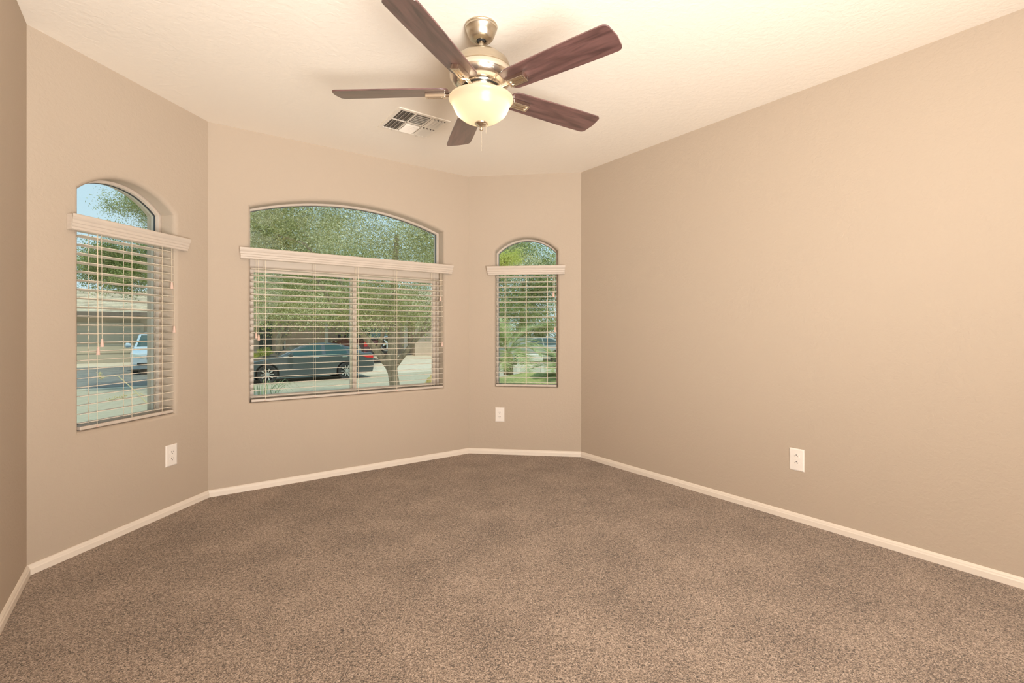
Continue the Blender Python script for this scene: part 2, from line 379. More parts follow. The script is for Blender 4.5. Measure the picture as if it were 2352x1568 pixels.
# ------------------------------------------------------------------ wall outlets
def make_outlet():
    t = empty('wall_outlet'); hw, hh = .040, .0625
    mb = MB(); b = .006; d = .0065
    vs = [(x, 0, z) for x, z in ((-hw, -hh), (hw, -hh), (hw, hh), (-hw, hh))]+[(x, -.003, z) for x, z in ((-hw, -hh), (hw, -hh), (hw, hh), (-hw, hh))]+[(x, -d, z) for x, z in ((-hw+b, -hh+b), (hw-b, -hh+b), (hw-b, hh-b), (-hw+b, hh-b))]
    fs = [(0, 1, 2, 3), (8, 9, 10, 11)]
    for i in range(4): fs += [(i, (i+1) % 4, 4+(i+1) % 4, 4+i), (4+i, 4+(i+1) % 4, 8+(i+1) % 4, 8+i)]
    mb.add(vs, fs); mb.build('cover_plate', M_plate, t)
    for s_ in (-1, 1):
        cz = s_*.0195; lp = []
        for i in range(24):
            a = 2*PI*i/24; x = .0172*math.cos(a); z = .0172*math.sin(a); lp.append((x, -d-.0022, cz+max(-.0135, min(.0135, z))))
        r = MB().prism(lp, (0, .003, 0)).build('receptacle', M_plate, t)
        MB().box((-.0078, -d-.0027, cz-.002), (-.0056, -d-.0018, cz+.006)).box((.0056, -d-.0027, cz-.001), (.0076, -d-.0018, cz+.005)).build('slots', M_slot, r)
        MB().lathe([(.0001, 0), (.0026, 0), (.0026, .001), (.0001, .001)], 12, M=Matrix.Translation((0, -d-.0018, cz+(.0085 if FL else -.0085))) @ Matrix.Rotation(PI/2, 4, 'X')).build('ground_hole', M_slot, r)
    MB().lathe([(.0001, 0), (.003, 0), (.0024, .0012), (.0001, .0014)], 12, M=Matrix.Translation((0, -d, 0)) @ Matrix.Rotation(PI/2, 4, 'X')).build('screw', M_plate, t)
    return t
FL = False
for i, (M, u, z, lab) in enumerate(((MW1, .755, .345, 'white duplex outlet low on the wall below the left window'), (MW3, .277, .346, 'smallest-looking white duplex outlet, below the far corner window'))):
    if i == 0: o1 = o = make_outlet()
    else: o = copy_tree(o1)
    o.matrix_basis = M @ Matrix.Translation((u, 0, z)); tag(o, lab, 'outlet', 'wall outlets')
FL = True; o = make_outlet(); o.matrix_basis = MWR @ Matrix.Translation((1.757, 0, .349))
tag(o, 'white duplex outlet alone on the long right wall, sockets upside down', 'outlet', 'wall outlets')

# ------------------------------------------------------------------ ceiling vent
def make_vent():
    s = .177; ang = math.atan2(DB.y, DB.x)
    t = empty('ceiling_vent', (-.643, 3.236, H), ang); tag(t, 'square cream louvred air vent in the ceiling beside the fan', 'air vent')
    i = .024; mb = MB()
    for lo, hi in (((-s, -s), (s, -s+i)), ((-s, s-i), (s, s)), ((-s, -s+i), (-s+i, s-i)), ((s-i, -s+i), (s, s-i))): mb.box((*lo, -.007), (*hi, 0))
    cw = (2*s-2*i-.02)/3; xs = [-s+i, -s+i+cw, -s+i+cw+.01, -s+i+2*cw+.01, -s+i+2*cw+.02, s-i]
    mb.box((xs[1], -s+i, -.006), (xs[2], s-i, -.001)); mb.box((xs[3], -s+i, -.006), (xs[4], s-i, -.001)); mb.box((-s+i, -.006, -.006), (s-i, .006, -.001))
    mb.build('grille_frame', M_vent, t, bevel=.0015)
    MB().box((-s+i, -s+i, -.0008), (s-i, s-i, -.0002)).build('duct_opening', M_duct, t)
    def louvre(cx_, cy, lx, ly, tilt, axis):
        M = Matrix.Translation((cx_, cy, -.008)) @ Matrix.Rotation(tilt, 4, axis)
        MB().box((-lx/2, -ly/2, -.0005), (lx/2, ly/2, .0005), M).build('louvre', M_vent, t)
    hlen = s-i-.010
    for (c0, c1, tl) in ((xs[0], xs[1], -.8), (xs[4], xs[5], .8)):
        for sy in (-1, 1):
            for k in range(4): louvre(c0+(k+.5)*(c1-c0)/4, sy*(.006+hlen/2+.002), .0165, hlen-.004, tl, 'Y')
    for sy, tl in ((-1, .8), (1, -.8)):
        for k in range(6): louvre((xs[2]+xs[3])/2, sy*(.010+(k+.5)*(hlen-.004)/6), cw-.004, .0150, tl, 'X')
    for sx_ in (-1, 1):
        for sy in (-1, 1): MB().lathe([(.0001, -.0015), (.003, -.0008), (.0035, 0)], 10, (sx_*.09, sy*(s-.012), -.007)).build('screw', M_nickel, t)
make_vent()

# ------------------------------------------------------------------ ceiling fan
def make_fan():
    fx, fy = -.137, 2.197
    t = empty('ceiling_fan', (fx, fy, H)); tag(t, 'brushed nickel ceiling fan with five dark wooden blades and a glowing frosted bowl light', 'ceiling fan')
    MB().lathe([(.0001, 0), (.0715, 0), (.0725, -.006), (.0695, -.011), (.0700, -.016), (.0665, -.020), (.063, -.034), (.053, -.056), (.043, -.066), (.030, -.070), (.0285, -.068), (.022, -.067), (.0215, -.058), (.0001, -.058)], 48).build('canopy', M_nickel, t, smooth=True)
    MB().lathe([(.0001, -.05), (.0205, -.055), (.018, -.066), (.0125, -.070)], 24).build('hanger_ball', M_black, t, smooth=True)
    MB().lathe([(.0122, -.058), (.0122, -.112), (.0145, -.114)], 24).build('downrod', M_nickel, t, smooth=True)
    MB().lathe([(.0001, -.108), (.018, -.110), (.024, -.114), (.055, -.121), (.092, -.138), (.120, -.163), (.130, -.186), (.1315, -.194), (.134, -.197), (.134, -.201), (.130, -.203)], 56).build('motor_cap', M_nickel, t, smooth=True)
    MB().lathe([(.128, -.202), (.138, -.208), (.141, -.222), (.137, -.240), (.122, -.259), (.098, -.272), (.092, -.273), (.090, -.277), (.086, -.277), (.084, -.272), (.0001, -.272)], 56).build('motor_housing', M_nickel_lt, t, smooth=True)
    mb = MB().lathe([(.076, -.270), (.076, -.292), (.0001, -.292)], 32); mb.build('flywheel', M_nickel_lt, t, smooth=True)
    MB().lathe([(.0835, -.2715), (.0835, -.276), (.0770, -.276), (.0770, -.2715)], 40).build('black_ring', M_black, t, smooth=True)  # thin black ring around the flywheel top
    MB().lathe([(.0001, -.288), (.062, -.290), (.062, -.312), (.090, -.316), (.100, -.319), (.100, -.325), (.0001, -.327)], 48).build('light_fitter', M_nickel_lt, t, smooth=True)
    # blades
    R0, R1 = .143, .664; pitch = math.radians(12); zb = -.290
    for k in range(5):
        th = math.radians(33.2+72*k)
        Mb = Matrix.Rotation(th, 4, 'Z') @ Matrix.Translation((0, 0, zb)) @ Matrix.Rotation(-pitch, 4, 'X')
        out = []                                        # outline: rounded root, widening, slanted rounded tip
        def side(sg):
            q = []
            for i in range(9):
                a = i/8; q.append((R0+.040*(1-math.cos(a*PI/2)), sg*(.030+.031*math.sin(a*PI/2))))
            q.append((.34, sg*.066)); q.append((.52, sg*.070))
            return q
        s1 = side(-1); s2 = side(1)
        tip = []
        for (cx_, cy, r, a0, a1) in ((R1-.030, -.046, .024, -90, -12), (R1-.012, 0, .0, 0, 0), (R1-.030, .046, .024, 12, 90)):
            if r == 0: tip.append((R1, 0)); continue
            for i in range(5):
                a = math.radians(a0+(a1-a0)*i/4); tip.append((cx_+r*math.cos(a), cy+r*math.sin(a)))
        out = s1+tip+s2[::-1]
        b = MB().prism([(x, y, -.003) for x, y in out], (0, 0, .0065)).build('blade', M_wood, t, bevel=.0015, M=Mb)
        # blade iron: rod and slotted rectangular holder under the blade
        mb = MB(); mb.tube([(.070, 0, -.010), (.105, 0, -.014), (.150, 0, -.013), (.168, 0, -.013)], [.010, .0085, .008, .008], 10)
        x0, x1, hw, z0, z1 = .160, .250, .021, -.024, -.003
        for lo, hi in (((x0, -hw), (x1, -.012)), ((x0, .012), (x1, hw)), ((x0, -.012), (x0+.016, .012)), ((x1-.010, -.012), (x1, .012)), ((x0+.016, -.003), (x1-.010, .003))):
            mb.box((*lo, z0), (*hi, z1))
        mb.box((x0+.004, -.016, z0+.006), (x1-.003, .016, z1))
        br = mb.build('blade_bracket', M_nickel_lt, b, bevel=.0018)
        MB().lathe([(.0001, -.0015), (.0022, -.0012), (.0028, 0)], 8, (x0+.022, .0075, z0+.0055)).lathe([(.0001, -.0015), (.0022, -.0012), (.0028, 0)], 8, (x0+.022, -.0075, z0+.0055)).build('screws', M_black, b)
    # bowl
    zr = -.325
    bowl = MB().lathe([(.1415, zr+.001), (.1435, zr-.004), (.1420, zr-.009), (.1365, zr-.016), (.1290, zr-.026), (.1245, zr-.036), (.1195, zr-.050), (.1105, zr-.066), (.094, zr-.080), (.074, zr-.094), (.047, zr-.105), (.018, zr-.110), (.0001, zr-.111)], 64).build('light_bowl', M_bowl, t, smooth=True)
    MB().lathe([(.0001, zr-.105), (.030, zr-.107), (.029, zr-.112), (.022, zr-.117), (.010, zr-.122), (.006, zr-.128), (.0085, zr-.133), (.0085, zr-.137), (.004, zr-.143), (.0001, zr-.144)], 32).build('finial', M_nickel_lt, t, smooth=True)
    def chain(x, y, z0, z1, name):
        mb = MB(); z = z0
        while z > z1:
            mb.lathe([(.0001, .0016), (.0014, .0008), (.0017, 0), (.0014, -.0008), (.0001, -.0016)], 6, (x, y, z)); z -= .0044
        mb.tube([(x, y, z0), (x, y, z1)], .0003, 4); mb.build(name, M_nickel, t)
    chain(.002, -.002, zr-.143, zr-.232, 'pull_chain'); chain(.022, -.012, zr-.116, zr-.160, 'pull_chain')
    M_bulb = mat('bulb', (1, .9, .7), .4, emit=((1, .80, .55), 13))
    for s_ in (-1, 1):
        MB().lathe([(.0001, 0), (.012, -.004), (.017, -.018), (.017, -.03), (.012, -.044), (.0001, -.05)], 20, (s_*.088, .0, zr-.016)).build('bulb', M_bulb, t, smooth=True)
        l = light('bulb_light', 'POINT', (fx+s_*.088, fy, H+zr-.035), None, .85, (1, .77, .50), size=.02)
        l.parent = t; l.location = (s_*.088, 0, zr-.042)
make_fan()

# ================================================================== outdoors
ZS = -.85                                            # street level
NV = Vector((NB.x, NB.y, 0)); DV = Vector((DB.x, DB.y, 0))      # away from the house; along the street
def st(along, perp, z=0): return DV*along+NV*perp+Vector((0, 0, z))
def st_px(px, perp, z):                              # point on the line perp metres from the eye, seen at column px
    k = (px-CX)/F; Y = perp/(NB.y+k*NB.x); return Vector((k*Y, Y, z))
def along_px(px, perp): p = st_px(px, perp, 0); return p.dot(DV)
M_street = mat('asphalt', (.42, .37, .265), .9, noise=(9, (.48, .425, .31), .35, .65), bump=(60, .004, 4))
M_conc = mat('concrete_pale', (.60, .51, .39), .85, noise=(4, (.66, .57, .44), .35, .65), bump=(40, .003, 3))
M_conc_shade = mat('concrete_shaded', (.17, .17, .155), .9, noise=(3, (.24, .23, .20), .35, .65), bump=(30, .003, 3))  # driveway concrete darkened, tree shade put into the colour
M_gravel = mat('gravel', (.55, .42, .30), .95, noise=(28, (.80, .66, .50), .4, .6), bump=(25, .04, 4))
M_grass = mat('lawn', (.30, .36, .10), .95, noise=(16, (.52, .50, .20), .38, .62), bump=(60, .03, 4))
def rise(perp): return ZS+.02 if perp < 21.6 else ZS+.02+min(1, (perp-21.6)/7.4)*.43
def ground_strip(name, a0, a1, perps, m, lab, cat, dz=0, z=None):
    mb = MB()
    for p0, p1 in zip(perps, perps[1:]):
        z0, z1 = (rise(p0)+dz, rise(p1)+dz) if z is None else (z, z)
        mb.prism([st(a0, p0, z0), st(a1, p0, z0), st(a1, p1, z1), st(a0, p1, z1)], (0, 0, -.12))
    return tag(mb.build(name, m), lab, cat, kind='structure')
ground_strip('street', -60, 50, (12.4, 20.9), M_street, 'pale grey asphalt street in front of the house', 'street', z=ZS)
ground_strip('curb', -60, 50, (20.8, 21.6), M_conc, 'pale concrete curb on the far side of the street', 'curb', dz=0)
ground_strip('far_yard', -60, 50, (21.6, 29, 60), M_gravel, 'gravel front yards across the street', 'yard')
a_l = along_px(640, 25); a_r = along_px(1000, 24)
def quad_strip(name, cols, m, lab, cat, dz=.015):     # cols: (perp, px left, px right)
    mb = MB()
    for (p0, l0, r0), (p1, l1, r1) in zip(cols, cols[1:]):
        q = [st_px(l0, p0, rise(p0)+dz), st_px(r0, p0, rise(p0)+dz), st_px(r1, p1, rise(p1)+dz), st_px(l1, p1, rise(p1)+dz)]
        mb.prism(q, (0, 0, -.05))
    return tag(mb.build(name, m), lab, cat, kind='structure')
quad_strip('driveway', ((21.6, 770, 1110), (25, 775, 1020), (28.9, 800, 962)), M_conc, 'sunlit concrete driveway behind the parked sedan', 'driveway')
quad_strip('driveway', ((21.2, -200, 420), (25, -60, 420), (28.9, 40, 420)), M_conc_shade, 'driveway in front of the neighbouring garage, tree shade put into its grey', 'driveway')
quad_strip('sunlit_strip', ((27.2, -60, 400), (28.6, -60, 400)), M_conc, 'pale driveway strip with sunlight put into its colour, at the foot of the neighbouring garage', 'sunlit_strip', .03)  # sunlit part of the driveway painted as a paler strip
# our own front yard: gravel slope, and a grassy berm under the palms
mb = MB(); mb.prism([st(-14, 3.2, -.35), st(9, 3.2, -.35), st(9, 12.4, ZS), st(-14, 12.4, ZS)], (0, 0, -.2))
tag(mb.build('front_yard', M_gravel), 'gravel front yard sloping from the house to the street', 'yard', kind='structure')
def berm(c, rx, ry, h, z0, name, m, lab):
    vs = []; fs = []; n = 36; rr = 10
    for j in range(rr+1):
        r = j/rr
        for i in range(n):
            a = 2*PI*i/n; hz = h*(1-r*r)**1.0 + .03*math.sin(5*a+j)*(1-r)
            vs.append((c[0]+rx*r*math.cos(a), c[1]+ry*r*math.sin(a), z0+hz))
    for j in range(rr):
        for i in range(n): fs.append((j*n+i, j*n+(i+1) % n, (j+1)*n+(i+1) % n, (j+1)*n+i))
    return tag(MB().add(vs, fs).build(name, m, smooth=True), lab, 'lawn', kind='structure')
berm((1.05, 14.2), 3.2, 4.6, .66, ZS, 'lawn', M_grass, 'yellow-green grassy mound beyond the small window')

def leaf_mat(name, c1, c2, c3, tr=.45):
    m = bpy.data.materials.new(name); m.use_nodes = True; n = m.node_tree; L = n.links; p = n.nodes['Principled BSDF']
    p.inputs['Roughness'].default_value = .5; p.inputs['Specular IOR Level'].default_value = .4
    g = n.nodes.new('ShaderNodeNewGeometry'); r = n.nodes.new('ShaderNodeValToRGB'); e = r.color_ramp.elements
    e[0].color = (*c1, 1); e[1].color = (*c3, 1); x = e.new(.55); x.color = (*c2, 1)
    tco = n.nodes.new('ShaderNodeTexCoord'); nz = n.nodes.new('ShaderNodeTexNoise'); nz.inputs['Scale'].default_value = 1.1; nz.inputs['Detail'].default_value = 3
    L.new(tco.outputs['Object'], nz.inputs[0])
    ma = n.nodes.new('ShaderNodeMapRange'); ma.inputs[1].default_value = .3; ma.inputs[2].default_value = .7; ma.inputs[3].default_value = -.28; ma.inputs[4].default_value = .38
    L.new(nz.outputs[0], ma.inputs[0]); mb_ = n.nodes.new('ShaderNodeMath'); mb_.operation = 'MULTIPLY_ADD'; mb_.inputs[1].default_value = .85
    L.new(g.outputs['Random Per Island'], mb_.inputs[0]); L.new(ma.outputs[0], mb_.inputs[2])
    L.new(mb_.outputs[0], r.inputs[0]); L.new(r.outputs[0], p.inputs['Base Color'])
    ts = n.nodes.new('ShaderNodeBsdfTranslucent'); mx = n.nodes.new('ShaderNodeMixShader'); mx.inputs[0].default_value = tr
    L.new(r.outputs[0], ts.inputs[0]); L.new(p.outputs[0], mx.inputs[1]); L.new(ts.outputs[0], mx.inputs[2]); L.new(mx.outputs[0], n.nodes['Material Output'].inputs[0])
    return m
M_leaf = leaf_mat('leaf_olive', (.21, .22, .06), (.46, .45, .18), (.92, .88, .58))
M_leaf2 = leaf_mat('leaf_green', (.17, .21, .06), (.31, .37, .11), (.56, .60, .25))
M_leaf3 = leaf_mat('leaf_yellow', (.50, .54, .12), (.66, .66, .18), (.82, .80, .34))
M_bark = mat('bark', (.24, .185, .12), .9, noise=(14, (.38, .30, .20), .35, .65, (1, 1, .3)), bump=(40, .02, 4))

def leaves(clusters, per, spread, size, name, m, parent, up=.3, seed=1):
    rg = np.random.default_rng(seed); cl = np.array(clusters); n = len(cl)*per
    c = np.repeat(cl[:, :3], per, 0)+rg.normal(size=(n, 3))*spread*np.array([1, 1, .75])
    d = rg.normal(size=(n, 3)); d[:, 2] -= up; d /= np.linalg.norm(d, axis=1)[:, None]
    q = rg.normal(size=(n, 3)); w = np.cross(d, q); w /= np.linalg.norm(w, axis=1)[:, None]
    s = size*(.6+.8*rg.random(n))[:, None]; l = d*s; w = w*s*.30
    v = np.stack([c-l*.5, c+w*.5-l*.05, c+l*.5, c-w*.5-l*.05], 1).reshape(-1, 3)
    me = bpy.data.meshes.new(name); me.vertices.add(4*n); me.loops.add(4*n); me.polygons.add(n)
    me.vertices.foreach_set('co', v.ravel().astype(np.float32)); me.loops.foreach_set('vertex_index', np.arange(4*n, dtype=np.int32))
    me.polygons.foreach_set('loop_start', np.arange(0, 4*n, 4, dtype=np.int32)); me.update(); me.validate()
    return link(name, me, m, parent)
def blob(c, r, n, seed, fill=.55, zmin=None):
    rg = np.random.default_rng(seed); out = []
    while len(out) < n:
        p = rg.normal(size=3); p /= np.linalg.norm(p); p *= (fill+(1-fill)*rg.random())
        q = [c[i]+r[i]*p[i] for i in range(3)]
        if zmin is None or q[2] > zmin: out.append(q)
    return out
def tree(base, limbs, clusters, per, spread, size, m, lab, group=None, seed=1, up=.3, name='tree'):
    t = empty(name, base); tag(t, lab, 'tree', group); b = Vector(base)
    for k, (pts, rad) in enumerate(limbs):
        MB().tube([Vector(p)-b for p in pts], rad, 12).build('trunk' if k == 0 else 'branch', M_bark, t, smooth=True)
    f = leaves([(c[0]-b.x, c[1]-b.y, c[2]-b.z) for c in clusters], per, spread, size, 'foliage', m, t, up, seed)
    return t
# shade tree in our own yard: forked trunk right of centre in the wide window
Y1 = 11.0
bt = at(908, 905, Y1); base = Vector((bt.x, bt.y, -.82))
limbs = [([base, at(906, 880, Y1), at(902, 855, Y1), at(896, 833, Y1), at(903, 805, Y1), at(902, 770, Y1+.1), at(901, 730, Y1+.2), at(906, 640, Y1+.4), at(912, 540, Y1+.6)], [.125, .11, .108, .15, .115, .11, .10, .08, .05]),
         ([at(893, 838, Y1), at(876, 818, Y1), at(858, 797, Y1), at(835, 770, Y1-.1), at(806, 735, Y1-.2), at(760, 690, Y1-.3), at(715, 620, Y1-.4)], [.10, .085, .07, .06, .05, .045, .03]),
         ([at(907, 840, Y1), at(918, 826, Y1), at(934, 806, Y1), at(952, 782, Y1), at(975, 762, Y1), at(1000, 744, Y1), at(1050, 700, Y1)], [.07, .06, .055, .05, .04, .035, .02]),
         ([at(945, 790, Y1), at(962, 766, Y1), at(978, 742, Y1), at(995, 700, Y1)], [.04, .034, .028, .02]),
         ([at(866, 804, Y1), at(872, 790, Y1), at(878, 772, Y1), at(881, 745, Y1), at(888, 700, Y1)], [.05, .048, .042, .04, .03]),
         ([at(812, 735, Y1), at(780, 640, Y1+.3), at(700, 560, Y1+.5), at(640, 540, Y1+.6)], [.04, .035, .03, .02])]
cl = blob((-3.4, 12.0, 3.7), (4.4, 3.2, 2.8), 520, 3, .35, 1.42)+blob(at(615, 530, 12.2), (1.7, 1.3, 1.5), 110, 33, .1)+[tuple(at(random.uniform(560, 1000), random.uniform(680, 742), random.uniform(9.6, 12.5))) for _ in range(90)]
def in_gap(p):                                    # a few openings where the sky shows through the crown
    return False
tree(base, limbs, cl, 330, .27, .050, M_leaf, 'shade tree with forked trunk standing in the front yard before the wide window', seed=11)
# hanging twigs low on the right limb
# far tree left of the sedan's windscreen
P2 = st_px(640, 24.4, 0); Yf = P2.y; b2 = st_px(640, 24.4, rise(24.4)-.03)
tree(b2, [([b2, at(641, 800, Yf), at(643, 775, Yf), at(655, 745, Yf), at(670, 700, Yf)], [.17, .16, .15, .13, .09]),
          ([at(641, 800, Yf), at(648, 782, Yf), at(664, 755, Yf), at(690, 720, Yf)], [.11, .10, .09, .07])],
     blob((P2.x+1.2, P2.y+.2, 3.4), (3.8, 1.7, 2.3), 200, 5, .3, 1.35), 170, .36, .10, M_leaf2, 'leafy green tree across the street behind the sedan bonnet', 'trees across the street', seed=12)
# tree whose crown shows in the left window
Y3 = 15.5; b3 = at(440, 870, Y3); b3.z = ZS
tree(b3, [([b3, at(438, 800, Y3), at(430, 700, Y3), at(420, 600, Y3), at(400, 500, Y3)], [.17, .15, .13, .10, .05]),
          ([at(430, 700, Y3), at(380, 640, Y3), at(300, 610, Y3), at(240, 600, Y3)], [.09, .07, .045, .02])],
     blob(at(400, 590, Y3), (2.55, 2.0, 1.25), 130, 6, .2)+blob(at(272, 615, Y3), (1.15, 1.0, .85), 130, 61, .2)+blob(at(345, 470, Y3), (1.15, 1.1, .62), 60, 62, .2), 330, .18, .056, M_leaf2, 'tree spreading over the neighbouring garage roof in the left window', 'trees across the street', seed=13)
# trees and hedge beyond the right window
for px, perp, zc, r, n, mm, lab, sd in ((1195, 29, 4.6, (5.2, 2.4, 4.4), 300, M_leaf2, 'tall green tree far behind the palms in the small window', 21),
                                        (1020, 47, 7.0, (4.6, 2.5, 5.0), 170, M_leaf, 'pale tree beyond the tan house, right of the shade tree', 23),
                                        (740, 47, 7.5, (4.6, 2.5, 5.0), 150, M_leaf, 'pale tree rising over the roof behind the sedan', 24)):
    p = st_px(px, perp, rise(perp)-.05)
    tree(p, [([p, p+Vector((.1, 0, 2)), p+Vector((.2, 0, zc+.5))], [.22, .18, .1])], blob((p.x, p.y, zc), r, n, sd, .3, .3 if perp < 33 else 3), 190, .42, .15, mm, lab, 'trees across the street', sd)
Yb = 7.6
p = at(1168, 590, Yb); b = Vector((at(1095, 0, Yb).x, p.y+.2, -.8))
tree(b, [([b, b+Vector((.02, 0, 2.4)), p], [.05, .04, .02])], blob(at(1172, 592, Yb), (.26, .25, .13), 22, 31, .1)+blob(at(1150, 604, Yb), (.18, .2, .12), 12, 32, .1), 70, .045, .038, M_leaf3, 'slender yellow-leaved young tree in front of the small window', seed=31, up=-.2)

# hedge behind the palms
def shrub(c, r, n, per, m, lab, seed, size=.06, group=None, name='shrub', cat='shrub'):
    t = empty(name, (c[0], c[1], c[2]-r[2])); tag(t, lab, cat, group)
    MB().tube([(0, 0, 0), (0, 0, r[2]*1.2)], [.04, .02], 8).build('stem', M_bark, t)
    leaves([(q[0]-c[0], q[1]-c[1], q[2]-c[2]+r[2]) for q in blob(c, r, n, seed, .4)], per, min(r)*.22, size, 'foliage', m, t, -.1, seed); return t
p = st_px(1195, 25.2, rise(25)+1.9); shrub(p, (3.7, .8, 2.0), 190, 150, M_leaf2, 'dark green hedge across the street behind the palms', 41, .11, None, 'hedge', 'hedge')
Pb = at(606, 812, 24.5); Pb.z = rise(27)+.32; shrub(Pb, (.62, .5, .36), 40, 60, M_leaf3, 'round yellow-green bush behind the sedan bonnet', 42, .07)

# palms: arching pinnate fronds
M_palm = leaf_mat('palm_leaf', (.26, .32, .10), (.42, .47, .19), (.72, .73, .44), .35)
M_palmtrunk = mat('palm_trunk', (.30, .20, .12), .9, noise=(20, (.42, .30, .18), .4, .6), bump=(30, .03, 3))
def palm(base, h, nfr, lab, seed, L0=1.35, group='young palms on the mound'):
    t = empty('palm', base); tag(t, lab, 'palm', group); rg = random.Random(seed)
    mb = MB(); mb.lathe([(.0001, 0), (.17, 0), (.15, h*.5), (.17, h*.8), (.10, h), (.0001, h)], 12)
    mb.build('trunk', M_palmtrunk, t, smooth=True)
    for k in range(nfr):
        az = k*2.4+rg.uniform(-.2, .2); el = rg.uniform(.15, 1.4); Lf = L0*rg.uniform(.8, 1.1)
        pts = []; p = Vector((0, 0, h)); e = el
        for i in range(9):
            pts.append(p.copy()); p = p+Vector((math.cos(az)*math.cos(e), math.sin(az)*math.cos(e), math.sin(e)))*(Lf/8); e -= .13+.05*(1.4-el)
        mb = MB(); mb.tube(pts, [.014-.0013*i for i in range(9)], 4)
        side = Vector((-math.sin(az), math.cos(az), 0))
        for i in range(14, 64):
            u = i/8*.999/8*8; u = i/64*8; a = min(7, int(u)); q = pts[a].lerp(pts[a+1], u-a); tg = (pts[a+1]-pts[a]).normalized()
            ll = Lf*.36*math.sin(PI*min(1, (i-8)/58))**.6
            for sg in (-1, 1):
                dr = (side*sg*.8+tg*.75+Vector((0, 0, .25+rg.uniform(-.2, .15)))).normalized(); tipp = q+dr*ll+Vector((0, 0, -.06*ll))
                w = tg*.011
                mb.add([q-w, q+w, tipp], [(0, 1, 2)])
        mb.build('frond', M_palm, t)
    return t
palm((-.12, 16.6, -.42), .75, 26, 'young green palm with a short brown trunk on the mound, left in the small window', 5, 1.75)
palm((1.50, 13.6, -.42), .30, 24, 'low bushy palm at the right edge of the small window', 9, 1.25)

# ------------------------------------------------------------------ houses
M_stucco = mat('stucco_tan', (.60, .45, .34), .9, noise=(2.5, (.66, .50, .38), .35, .65), bump=(50, .006, 4))
M_stucco2 = mat('stucco_brown', (.50, .40, .28), .9, noise=(2, (.55, .44, .31), .35, .65), bump=(50, .006, 4))
M_tile = mat('roof_tile_pale', (.80, .70, .55), .85, noise=(5, (.66, .55, .42), .4, .6), bump=(12, .02, 4))
M_fascia = mat('fascia_dark', (.20, .15, .11), .7)
M_garage = mat('garage_door_paint', (.56, .47, .34), .6)
M_gar2 = mat('garage_door_cream', (.70, .62, .52), .6)
M_dark = mat('dark_green', (.055, .07, .06), .5)
M_wtrim = mat('white_trim', (.80, .74, .64), .6)
HM = Matrix(((DB.x, NB.x, 0, 0), (DB.y, NB.y, 0, 0), (0, 0, 1, 0), (0, 0, 0, 1)))      # street frame: x along, y away
def hb(a0, a1, p0, p1, z0, z1): return MB().box((a0, p0, z0), (a1, p1, z1), HM)
def house_roof(a0, a1, p0, p1, z0, slope, name, t, rows=16):
    mb = MB(); run = (p1-p0)/2; th = .05
    for k in range(rows):                                    # stepped courses of flat tiles
        y0 = p0+run*k/rows; y1 = p0+run*(k+1)/rows+.04; za = z0+slope*(y0-p0)+.07; zb_ = z0+slope*(y1-p0)
        mb.prism([HM @ Vector((a0, y0, za)), HM @ Vector((a0, y1, zb_)), HM @ Vector((a0, y1, zb_-th)), HM @ Vector((a0, y0, za-th))], DV*(a1-a0))
    mb.prism([HM @ Vector((a0, p0, z0-.02)), HM @ Vector((a0, (p0+p1)/2, z0+slope*run)), HM @ Vector((a0, p1, z0-.02))], DV*(a1-a0))
    return mb.build(name, M_tile, t)
# house seen in the left window
ga0, ga1 = along_px(120, 29), along_px(560, 29); gz = rise(29)
t = empty('garage_house', st(0, 0, 0)); tag(t, 'brown stucco house with garage and pale tiled roof, seen in the left window', 'house')
hb(ga0-7, ga1-3.2, 29, 36, gz-.1, 1.88).build('wall', M_stucco2, t)
r_ = house_roof(ga0-7.5, ga1-2.9, 28.4, 37, 1.86, .30, 'roof', t)
hb(ga0-7.5, ga1-2.9, 28.35, 28.42, 1.72, 1.9).build('fascia', M_fascia, t)
d_ = hb(ga0-1, along_px(330, 29), 28.95, 28.99, gz, 1.42)
for k in range(1, 4): d_.box((ga0-1, 28.92, gz+(1.42-gz)*k/4-.015), (along_px(330, 29), 28.96, gz+(1.42-gz)*k/4+.015), HM)
d_.build('garage_door', M_garage, t)
# tan house behind the sedan
ha0, ha1 = along_px(585, 29), along_px(1010, 29)
t = empty('tan_house', st(0, 0, 0)); tag(t, 'tan stucco house across the street behind the sedan and the shade tree', 'house')
hb(ha0-1.0, along_px(925, 29), 29, 36, gz-.1, 2.3).build('wall', M_stucco, t)
hb(along_px(953, 27.6), along_px(1060, 27.6), 27.6, 36, gz-.1, 2.3).build('garage_wall', M_stucco, t)
hb(along_px(925, 28.6), along_px(934, 28.6), 28.4, 29.0, gz-.05, 2.3).build('pillar', M_wtrim, t)
hb(along_px(934, 28.8), along_px(960, 28.8), 28.7, 29.3, gz-.05, 2.3).build('garage_door', M_gar2, t)
for l, r2 in ((596, 624), (650, 652)):
    hb(along_px(l, 28.9), along_px(r2, 28.9), 28.9, 29.02, gz+.15, 1.7).build('dark_panel', M_dark, t)  # thin dark green panels set on the wall front
hb(along_px(652, 28.9)-.0, along_px(654, 28.9), 28.7, 29.0, gz, 2.2).build('pillar', M_wtrim, t)
hb(along_px(746, 28.9), along_px(753, 28.9), 28.8, 29.0, gz, 2.2).build('pillar', M_wtrim, t)
house_roof(ha0-1.4, ha1+2.5, 26.9, 37, 2.25, .32, 'roof', t)
hb(ha0-1.4, ha1+2.5, 26.85, 26.92, 2.1, 2.3).build('fascia', M_fascia, t)
